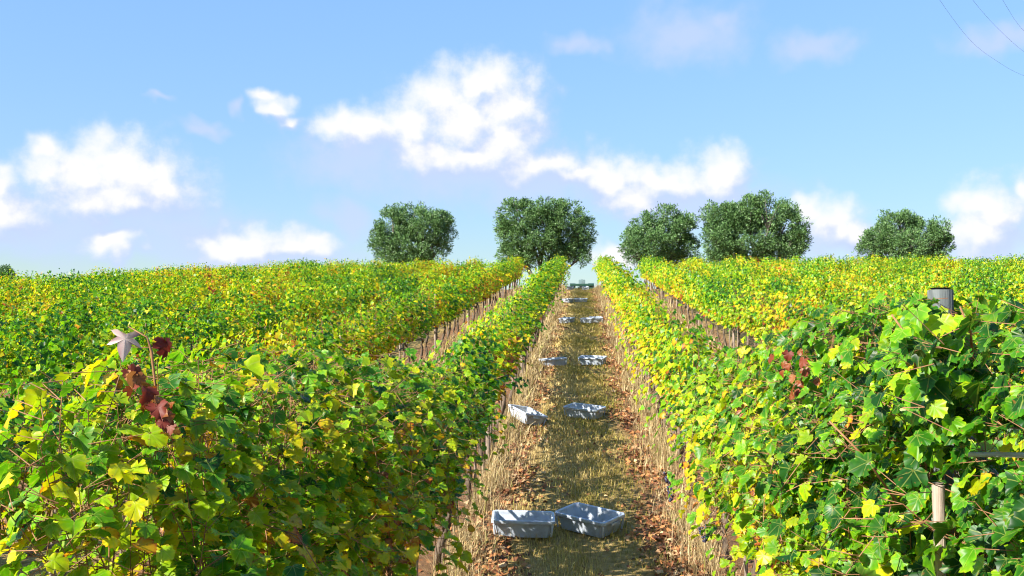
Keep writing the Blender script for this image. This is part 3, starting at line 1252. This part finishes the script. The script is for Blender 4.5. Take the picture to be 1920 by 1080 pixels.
for (px, py, Y, L_) in ((1258, 908, 8.0, 0.13), (1252, 885, 8.6, 0.10), (1322, 926, 6.7, 0.09), (1320, 985, 6.1, 0.10), (715, 1020, 5.2, 0.13), (690, 1045, 4.9, 0.13),
                        (655, 1050, 4.7, 0.12), (810, 950, 7.0, 0.11)):
    p = at(px, py, Y)
    v = first_vine(LX if px < 1000 else RX, Y)
    grape_bunch(px, py, Y, L_, v)


# ------------------------------------------------------------------ harvest crates
def crate_meshes(L=0.49, W=0.33, Hh=0.138):
    def ring(a, b, z, ch):
        return [Vector(p) for p in ((a - ch, -b, z), (a, -b + ch, z), (a, b - ch, z), (a - ch, b, z), (-a + ch, b, z), (-a, b - ch, z),
                                    (-a, -b + ch, z), (-a + ch, -b, z))]

    def loft(rings, close_first=None, close_last=None):
        mb_ = MB()
        n = 8
        vs_ = [p for r_ in rings for p in r_]
        fs = []
        for i in range(len(rings) - 1):
            for k in range(n):
                k2 = (k + 1) % n
                fs.append((i * n + k, i * n + k2, (i + 1) * n + k2, (i + 1) * n + k))
        if close_first:
            fs.append(tuple(range(n))[::-1])
        if close_last:
            fs.append(tuple((len(rings) - 1) * n + k for k in range(n)))
        mb_.add(vs_, fs)
        return mb_
    a, b = L / 2, W / 2
    t = 0.006
    tub = loft([ring(a - 0.045, b - 0.04, 0.0, 0.02), ring(a - 0.022, b - 0.02, Hh - 0.03, 0.022), ring(a - 0.020, b - 0.018, Hh - 0.004, 0.022),
                ring(a - 0.020 - t, b - 0.018 - t, Hh - 0.004, 0.02), ring(a - 0.022 - t, b - 0.02 - t, Hh - 0.03, 0.02),
                ring(a - 0.045 - t, b - 0.04 - t, 0.008, 0.018)], True, True)
    rim = loft([ring(a - 0.0215, b - 0.0195, Hh - 0.030, 0.022), ring(a - 0.004, b - 0.004, Hh - 0.028, 0.026), ring(a, b, Hh - 0.024, 0.026),
                ring(a, b, Hh - 0.004, 0.026), ring(a - 0.003, b - 0.003, Hh, 0.026), ring(a - 0.018, b - 0.016, Hh + 0.001, 0.022),
                ring(a - 0.024, b - 0.022, Hh - 0.004, 0.02)])
    ribs, handles = [], []
    for sx in (-1, 1):
        for sy in (-1, 1):
            rib = MB()
            rib.tube([(sx * (a - 0.030), sy * (b - 0.030), 0.012), (sx * (a - 0.020), sy * (b - 0.021), Hh - 0.032)], 0.009, 6)
            ribs.append(("corner_rib", rib.mesh("corner_rib", M['crate'], True)))
        handle = MB()
        x_ = sx * (a - 0.012)
        handle.box(min(x_, x_ + sx * 0.016), max(x_, x_ + sx * 0.016), -0.055, 0.055, Hh - 0.052, Hh - 0.030)
        handles.append(("handle", handle.mesh("handle", M['crate'])))
    return [("tub", tub.mesh("tub", M['crate'])), ("rim", rim.mesh("rim", M['crate']))] + ribs + handles


crate_parts = crate_meshes()


def crate(x, y, rz, label, tilt=(0, 0), dz=0.0, group="harvest crates set out along the aisle"):
    sr = slope_rot(x, y)
    root = empty("harvest_crate", (x, y, Hf(x, y) + 0.012 + dz))
    q = Matrix.Rotation(sr, 4, 'X') @ Matrix.Rotation(tilt[1], 4, 'Y') @ Matrix.Rotation(tilt[0], 4, 'X') @ Matrix.Rotation(rz, 4, 'Z')
    root.rotation_euler = q.to_euler()
    tag(root, label, "crate", group)
    for nm, me in crate_parts:
        o_ = part(nm, me, root)
        bv = o_.modifiers.new("bevel", 'BEVEL')
        bv.width = 0.0025
        bv.segments = 2
        bv.limit_method = 'ANGLE'
    return root


def ground_at(px, py):
    """where the sight line through a photograph pixel meets the hill"""
    d = ray(px, py)
    t = 2.0
    while t < 80:
        p = EYE + d * t
        if p.z <= Hf(p.x, p.y):
            return p
        t += 0.02
    return EYE + d * 50


def crate_px(px, py, rz, label, tilt=(0, 0), dz=0.0, back=0.12):
    p = ground_at(px, py)
    return crate(p.x + 0.0, p.y + back, rz, label, tilt, dz)


crate_px(979, 1012, R(3), "nearest grape crate, front edge square to the camera, left of the closest pair", (0, R(1.5)))
crate_px(1106, 1008, R(-35), "nearest grape crate turned corner-on, right of the closest pair", (R(1), 0), back=0.16)
crate_px(984, 800, R(-58), "tilted grape crate half tucked under the vines left of the aisle", (R(-3), R(14)), 0.03)
crate_px(1096, 787, R(-27), "grape crate standing alone mid-aisle with sun spots on its left side", (0, R(1)))
crate_px(1037, 688, R(9), "pale sunlit crate on the left, third pair up the aisle", (0, R(-4)))
crate_px(1111, 686, R(-14), "shaded crate on the right, third pair up the aisle")
crate_px(1063, 607, R(72), "small shaded crate on the left, fourth group up the aisle")
crate_px(1101, 607, R(80), "small crate mid-aisle, left of two touching crates in fourth group")
crate_px(1118, 605, R(98), "small crate against the right-hand row, fourth group up the aisle")
crate_px(1065, 568, R(70), "tiny shaded crate on the left near the top of the aisle")
crate_px(1089, 568, R(-5), "tiny white crate mid-aisle just below the tractor")
crate_px(1069, 544, R(84), "white crate at the far left foot of the tractor on the crest")
crate_px(1098, 544, R(88), "white crate in front of the tractor's right half")


# ------------------------------------------------------------------ tractor on the crest
def tractor(x, y):
    z = Hf(x, y)
    root = empty("vineyard_tractor", (x, y, z))
    tag(root, "small dark green tractor on the crest at the end of the aisle", "tractor")
    for sx in (-1, 1):      # wheels
        for (yy, rad, wd, cx_) in ((0.0, 0.46, 0.26, 0.50), (1.35, 0.30, 0.18, 0.46)):
            m_ = Matrix.Translation((sx * cx_, yy, rad - 0.02))
            mb_ = MB()
            h_ = wd / 2
            mb_.lathe([(rad * 0.58, -h_), (rad * 0.86, -h_), (rad, -h_ * 0.75), (rad, h_ * 0.75), (rad * 0.86, h_), (rad * 0.58, h_)], 28, m_)
            for k in range(18):
                a = 2 * math.pi * k / 18
                mt = m_ @ Matrix.Rotation(a, 4, 'X')
                mb_.box(-h_ * 0.8, h_ * 0.8, -0.018, 0.018, rad - 0.01, rad + 0.022, mt @ Matrix.Rotation(0.5 * (1 if k % 2 else -1), 4, 'Z'))
            ty = mb_.build("wheel", M['rubber'], root, False)
            rb = MB()
            rb.lathe([(0.0, -h_ * 0.3), (rad * 0.35, -h_ * 0.35), (rad * 0.58, -h_ * 0.7), (rad * 0.60, h_ * 0.7), (rad * 0.35, h_ * 0.35), (0.0, h_ * 0.3)], 20, m_)
            rb.build("rim", M['steel'], ty, True)
        fb = MB()           # mudguard over the rear wheel
        pts = []
        for k in range(9):
            a = math.radians(5 + 170 * k / 8)
            pts.append((0.53 * math.cos(a), 0.44 + 0.53 * math.sin(a)))
        x0, x1 = sx * 0.35, sx * 0.66
        vs_ = [Vector((xx_, p_[0] * s_, 0.44 + (p_[1] - 0.44) * s_)) for s_ in (1.0, 0.965) for xx_ in (x0, x1) for p_ in pts]
        n = 9
        fs = []
        for k in range(n - 1):
            fs += [(k, k + 1, n + k + 1, n + k), (2 * n + k, 3 * n + k, 3 * n + k + 1, 2 * n + k + 1),
                   (k, 2 * n + k, 2 * n + k + 1, k + 1), (n + k, n + k + 1, 3 * n + k + 1, 3 * n + k)]
        fb.add(vs_, fs)
        fb.build("mudguard", M['green_paint'], root)
    mb_ = MB()
    mb_.box(-0.20, 0.20, -0.25, 0.55, 0.34, 0.66)
    mb_.box(-0.36, 0.36, 0.15, 0.60, 0.40, 0.46)
    mb_.box(-0.45, 0.45, -0.06, 0.06, 0.40, 0.50)
    mb_.build("chassis", M['green_paint'], root, False, 0.02)
    mb_ = MB()
    mb_.box(-0.24, 0.24, 0.60, 1.62, 0.45, 0.98)
    mb_.build("bonnet", M['green_paint'], root, False, 0.05)
    mb_ = MB()
    mb_.box(-0.22, 0.22, -0.20, 0.24, 0.70, 0.80)
    mb_.build("seat", M['grey_seat'], root, False, 0.03)
    mb_ = MB()
    mb_.box(-0.18, 0.18, -0.26, -0.17, 0.80, 1.16)
    mb_.build("backrest", M['grey_seat'], root, False, 0.03)
    mb_ = MB()
    mb_.tube([(0, 0.66, 0.80), (0, 0.50, 1.06)], 0.02, 8)
    ring_ = [(0.17 * math.cos(a), 0.50 - 0.10 * math.sin(a), 1.06 + 0.14 * math.sin(a)) for a in np.linspace(0, 2 * math.pi, 19)]
    mb_.tube(ring_, 0.013, 6, False)
    mb_.build("steering_wheel", M['rubber'], root, True)
    mb_ = MB()
    mb_.box(-0.62, 0.62, -0.52, -0.36, 0.80, 0.92)
    mb_.box(-0.50, -0.42, -0.40, 0.0, 0.60, 0.84)
    mb_.box(0.42, 0.50, -0.40, 0.0, 0.60, 0.84)
    mb_.build("rear_carrier", M['green_paint'], root, False, 0.015)
    return root


tractor(at(1091, 540, 55.8).x, 55.8)


# ------------------------------------------------------------------ olive trees
def olive(px, Y, blobs, label, seed, dens=1.0, trunk_px=None, base_px=None):
    """blobs: crown lobes as photograph (px, py, half width, half height)"""
    rng = np.random.default_rng(seed)
    k = Y / (FPX * math.cos(PITCH))        # metres per pixel there (near enough)
    c = at(px, 500, Y)
    gz = Hf(c.x, Y)
    root = empty("olive_tree", (c.x, Y, gz))
    tag(root, label, "tree", "olive trees on the crest")
    lobes = []
    for (bx, by, rx, ry) in blobs:
        p = at(bx, by, Y)
        r = np.array([rx * k, (rx * 0.5 + ry * 0.5) * k, ry * k])
        lobes.append((np.array([p.x - c.x, rng.normal(0, 0.35), p.z - gz]), r))
    # limbs
    mb_ = MB()
    tx = ((at(trunk_px, 500, Y).x - c.x) if trunk_px else rng.normal(0, 0.15))
    crotch = Vector((tx + rng.normal(0, 0.08), 0, 0.75))
    mb_.tube([(tx - 0.05, 0, -0.35), (tx + 0.05, 0.03, 0.3), crotch], [0.30, 0.23, 0.21], 10)
    tips = []
    for (lc, lr) in lobes:
        e = Vector(lc) + Vector((0, 0, lr[2] * 0.2))
        m1_ = crotch.lerp(e, 0.35) + Vector((rng.normal(0, 0.15), rng.normal(0, 0.15), 0.05))
        m2_ = crotch.lerp(e, 0.7) + Vector((rng.normal(0, 0.15), rng.normal(0, 0.15), 0.12))
        mb_.tube([crotch - Vector((0, 0, 0.06)), m1_, m2_, e], [0.13, 0.09, 0.06, 0.025], 7)
        for j in range(5):
            dd = Vector(norm(rng.normal(0, 1, 3)))
            t_ = e + Vector((dd.x * lr[0], dd.y * lr[1], dd.z * lr[2])) * 0.75
            mb_.tube([m2_, m2_.lerp(t_, 0.5) + Vector((0, 0, 0.08)), t_], [0.045, 0.028, 0.01], 5)
    mb_.build("trunk", M['olive_bark'], root, True)
    # crown: tufts of narrow leaves on the lobes
    P_, D_ = [], []
    vol = sum(float(np.prod(r)) for _, r in lobes)
    n_t = int(7600 * dens * max(0.5, vol ** 0.66 / 4.0))
    cl = rng.normal(0, 1, (150, 3))
    tot = sum(r[0] * r[2] for _, r in lobes)
    for (lc, lr) in lobes:
        n = int(n_t * lr[0] * lr[2] / tot)
        # clumps inside the lobe
        nc = max(10, int(26 * dens * (lr[0] * lr[2]) ** 0.75))
        dirs = norm(rng.normal(0, 1, (nc, 3)))
        rad = rng.uniform(0.35, 1.0, (nc, 1)) ** 0.45
        cc = dirs * rad * (1 + rng.normal(0, 0.07, (nc, 1)))
        which = rng.integers(nc, size=n)
        cr = rng.uniform(0.24, 0.50, (nc, 1))[which]
        off = norm(rng.normal(0, 1, (n, 3))) * cr * rng.uniform(0.25, 1.0, (n, 1)) ** 0.5
        p = lc + cc[which] * lr * 0.90 + off
        P_.append(p)
        D_.append(norm(off + cc[which] * 0.25 + np.array([0, 0, 0.16])))
    P_ = np.concatenate(P_)
    D_ = np.concatenate(D_)
    keep = P_[:, 2] > 0.30
    P_, D_ = P_[keep], D_[keep]
    n = len(P_)
    per = 7
    pos = np.repeat(P_, per, 0) + rng.normal(0, 0.055, (n * per, 3))
    d = norm(np.repeat(D_, per, 0) + rng.normal(0, 0.55, (n * per, 3)))
    side = norm(np.cross(d, rng.normal(0, 1, (n * per, 3))))
    ln = rng.uniform(0.09, 0.18, (n * per, 1))
    wd = rng.uniform(0.018, 0.030, (n * per, 1))
    v = np.stack((pos, pos + d * ln * 0.5 + side * wd, pos + d * ln, pos + d * ln * 0.5 - side * wd), 1).reshape(-1, 3)
    b = np.arange(n * per) * 4
    tris = np.stack((np.stack((b, b + 1, b + 2), 1), np.stack((b, b + 2, b + 3), 1)), 1).reshape(-1, 3)
    u = np.clip(np.repeat(rng.normal(0.45, 0.17, n), per) + rng.normal(0, 0.17, n * per), 0, 1)
    col = np.ones((n * per, 4, 4))
    col[..., 0] = u[:, None]
    col[..., 2] = rng.random((n * per, 1))
    me = mesh_np("crown", v, tris, col.reshape(-1, 4), False, M['olive'])
    o_ = part("crown", me, root, kind="stuff")
    return root


olive(770, 59.5, [(735, 425, 36, 36), (765, 412, 36, 28), (800, 425, 34, 34), (826, 430, 24, 34), (722, 458, 28, 26), (770, 462, 48, 28), (822, 462, 20, 18), (745, 482, 40, 14), (795, 484, 30, 14)],
      "leftmost full olive tree on the crest, standing apart left of the aisle", 21, 0.95, 775)
olive(1020, 57.5, [(975, 412, 40, 36), (1020, 398, 46, 28), (1062, 410, 38, 34), (1090, 438, 20, 34), (955, 445, 24, 34), (1010, 445, 52, 30), (1075, 462, 26, 26), (965, 474, 30, 20), (1092, 482, 14, 12), (1035, 472, 44, 20), (975, 484, 30, 14)],
      "olive tree with visible forked trunk on the crest, just left of the aisle", 22, 1.0, 1012)
olive(1238, 58.5, [(1205, 430, 32, 32), (1250, 412, 34, 28), (1280, 430, 26, 32), (1225, 458, 46, 28), (1285, 462, 26, 22), (1183, 470, 17, 28), (1225, 484, 40, 14), (1280, 482, 30, 14)],
      "smaller olive tree right of the aisle, touching the large tree", 23, 0.95, 1240)
olive(1415, 58.0, [(1352, 415, 36, 40), (1405, 402, 38, 34), (1442, 395, 34, 28), (1475, 425, 32, 36), (1495, 450, 18, 28), (1400, 448, 72, 36), (1380, 412, 36, 34), (1345, 455, 32, 28), (1480, 466, 26, 18), (1360, 480, 44, 16), (1440, 480, 50, 16)],
      "largest olive tree on the crest, broad double-domed crown right of the aisle", 24, 1.0, 1420)
olive(1700, 60.0, [(1690, 422, 42, 28), (1735, 440, 40, 28), (1655, 448, 34, 28), (1700, 460, 60, 26), (1762, 462, 20, 24), (1632, 466, 16, 20), (1680, 482, 54, 14), (1740, 482, 36, 14)],
      "rightmost olive tree on the crest, low dome above the grey post", 25, 0.95, 1700)
olive(12, 62.0, [(5, 522, 26, 14), (28, 524, 14, 10), (-25, 520, 24, 18)],
      "dark olive crown just peeping over the vines at the far left", 26, 1.2)


# ------------------------------------------------------------------ grass, straw and fallen leaves
def blades(name, n, sampler, hmin, hmax, wid, mat, label, cat, lean=0.5, u_of=None, seed=3):
    rng = np.random.default_rng(seed)
    x, y, s = sampler(rng, n)
    n = len(x)
    z = H(x, y) - 0.006
    h = rng.uniform(hmin, hmax, n) * s
    a = rng.uniform(0, 2 * math.pi, n)
    dx, dy = np.cos(a), np.sin(a)
    l1 = np.abs(rng.normal(0, lean, n)) * h
    wv = wid * rng.uniform(0.6, 1.4, n) * np.clip(y / 9.0, 0.8, 2.6)
    base = np.stack((x, y, z), 1)
    sd = np.stack((-dy, dx, np.zeros(n)), 1) * wv[:, None]
    midp = base + np.stack((dx * l1 * 0.35, dy * l1 * 0.35, h * 0.6), 1)
    topp = base + np.stack((dx * l1, dy * l1, h), 1)
    v = np.stack((base - sd, base + sd, midp - sd * 0.7, midp + sd * 0.7, topp), 1).reshape(-1, 3)
    b = np.arange(n) * 5
    t = np.stack((np.stack((b, b + 1, b + 3), 1), np.stack((b, b + 3, b + 2), 1), np.stack((b + 2, b + 3, b + 4), 1)), 1).reshape(-1, 3)
    u = np.clip(u_of(x, y, rng), 0, 1) if u_of else rng.random(n)
    c = np.ones((n, 5, 4))
    c[..., 0] = u[:, None]
    c[..., 2] = rng.random((n, 1))
    o_ = link(bpy.data.objects.new(name, mesh_np(name, v, t, c.reshape(-1, 4), False, M[mat])))
    tag(o_, label, cat, None, "stuff")
    return o_


def near_biased(rng, n, y0, y1, p=0.55):
    """more blades near the camera, where each one shows larger"""
    t = rng.random(n)
    return y0 * (y1 / y0) ** (t ** (1.0 / (1.0 + p)))


def s_turf(rng, n):
    y = near_biased(rng, n, 5.5, 53.0)
    x = rng.normal(-0.05, 0.31, n)
    patch = np.sin(2.1 * y + 3 * np.sin(x * 3)) * np.sin(3.3 * x + 0.9 * y + 1) + rng.normal(0, 0.5, n)
    k = (patch > -0.25) & (np.abs(x) < 0.75)
    return x[k], y[k], (0.8 + 0.5 * rng.random(n))[k]


def u_turf(x, y, rng):
    # greener and darker towards the right side of the aisle
    return 0.52 - 0.55 * (x - 0.0) + rng.normal(0, 0.2, len(x)) + 0.15 * np.sin(1.3 * y)


blades("grass", 95000, s_turf, 0.025, 0.075, 0.0022, 'grass', "short dry grass strip down the middle of the aisle", "grass", 0.6, u_turf, 3)


def straw_sampler(xc, sgn, y0):
    def f(rng, n):
        y = near_biased(rng, n, y0, 53.0, 0.6)
        off = np.abs(rng.normal(0, 0.16, n))
        x = xc + sgn * (0.05 + off)
        clump = np.sin(6.1 * y + xc) + np.sin(2.3 * y + 2 * xc) + rng.normal(0, 0.6, n)
        k = clump > -0.3
        return x[k], y[k], (np.clip(1.0 - off * 1.5, 0.3, 1.0) * rng.uniform(0.5, 1.0, n))[k]
    return f


for (xc, sgn, y0, n, side, sd) in ((LX, 1, 4.0, 26000, "under the vines on the left of the aisle", 5), (RX, -1, 4.0, 26000, "under the vines on the right of the aisle", 6),
                                   (LX - 2, 1, 7.0, 6000, "under the second vine row on the left", 7), (RX + 2, -1, 7.0, 6000, "under the second vine row on the right", 8)):
    blades("dry_grass", n, straw_sampler(xc, sgn, y0), 0.08, 0.42, 0.0026, 'straw', "tall straw-coloured dry grass " + side, "dry grass", 0.85, None, sd)


def litter(name, n, sampler, label, seed, size=0.052):
    rng = np.random.default_rng(seed)
    x, y = sampler(rng, n)
    n = len(x)
    pos = np.stack((x, y, H(x, y) + rng.uniform(0.004, 0.03, n)), 1)
    nrm = norm(np.stack((rng.normal(0, 0.4, n), rng.normal(-0.15, 0.4, n), np.ones(n)), 1))
    a = rng.uniform(0, 6.28, n)
    tip = np.stack((np.cos(a), np.sin(a), np.zeros(n)), 1)
    v, t, c = leaves_mesh_arrays(pos, nrm, tip, size * rng.uniform(0.5, 1.2, n), rng.random(n), rng.random(n), 1, rng)
    o_ = link(bpy.data.objects.new(name, mesh_np(name, v, t, c, True, M['litter'])))
    tag(o_, label, "fallen leaves", None, "stuff")


def s_lit(c0, w0, y0):
    def f(rng, n):
        y = near_biased(rng, n, y0, 53.0, 0.5)
        x = c0 + rng.normal(0, w0, n)
        k = rng.random(n) < (0.55 + 0.45 * np.sin(2.3 * y + 4 * x))
        return x[k], y[k]
    return f


litter("fallen_leaves", 13000, s_lit(LX + 0.32, 0.14, 5.0), "rust-brown fallen leaves along the left edge of the grass aisle", 31)
litter("fallen_leaves", 13000, s_lit(RX - 0.32, 0.14, 5.0), "rust-brown fallen leaves along the shaded right edge of the aisle", 32)
litter("fallen_leaves", 1100, s_lit(0.0, 0.4, 5.0), "scattered fallen leaves lying on the grass of the aisle", 35)
litter("fallen_leaves", 5000, s_lit(LX - 1.0, 0.45, 7.0), "fallen leaves in the aisle between the two rows on the left", 33)
litter("fallen_leaves", 5000, s_lit(RX + 1.0, 0.45, 7.0), "fallen leaves in the aisle between the two rows on the right", 34)


# ------------------------------------------------------------------ overhead lines
def cable(pts, label, r=0.006):
    P3 = [at(*p) for p in pts]
    # smooth curve through the points
    fine = []
    for i in range(len(P3) - 1):
        p0 = P3[max(i - 1, 0)]
        p1, p2 = P3[i], P3[i + 1]
        p3 = P3[min(i + 2, len(P3) - 1)]
        for s in range(8):
            t = s / 8
            fine.append(0.5 * ((2 * p1) + (p2 - p0) * t + (2 * p0 - 5 * p1 + 4 * p2 - p3) * t * t + (3 * p1 - p0 - 3 * p2 + p3) * t ** 3))
    fine.append(P3[-1])
    mb_ = MB()
    mb_.tube(fine, r, 5)
    o_ = mb_.build("power_line", M['cable'], None, True)
    tag(o_, label, "cable", "overhead cables in the top right of the sky")


cable([(1640, -210, 44), (1700, -100, 47), (1762, 0, 50), (1820, 76, 54), (1870, 115, 58), (1920, 142, 62), (2010, 172, 70), (2150, 195, 82)],
      "longest overhead cable, lowest of three thin lines at the top right")
cable([(1680, -210, 44), (1755, -100, 47), (1824, 0, 50), (1880, 62, 54), (1932, 105, 58), (2000, 140, 64), (2120, 175, 76)],
      "middle of the three thin overhead cables at the top right")
cable([(1760, -210, 44), (1822, -100, 47), (1880, 0, 50), (1920, 58, 54), (1980, 105, 60), (2080, 150, 70)],
      "shortest overhead cable, in the extreme top right corner of the sky")
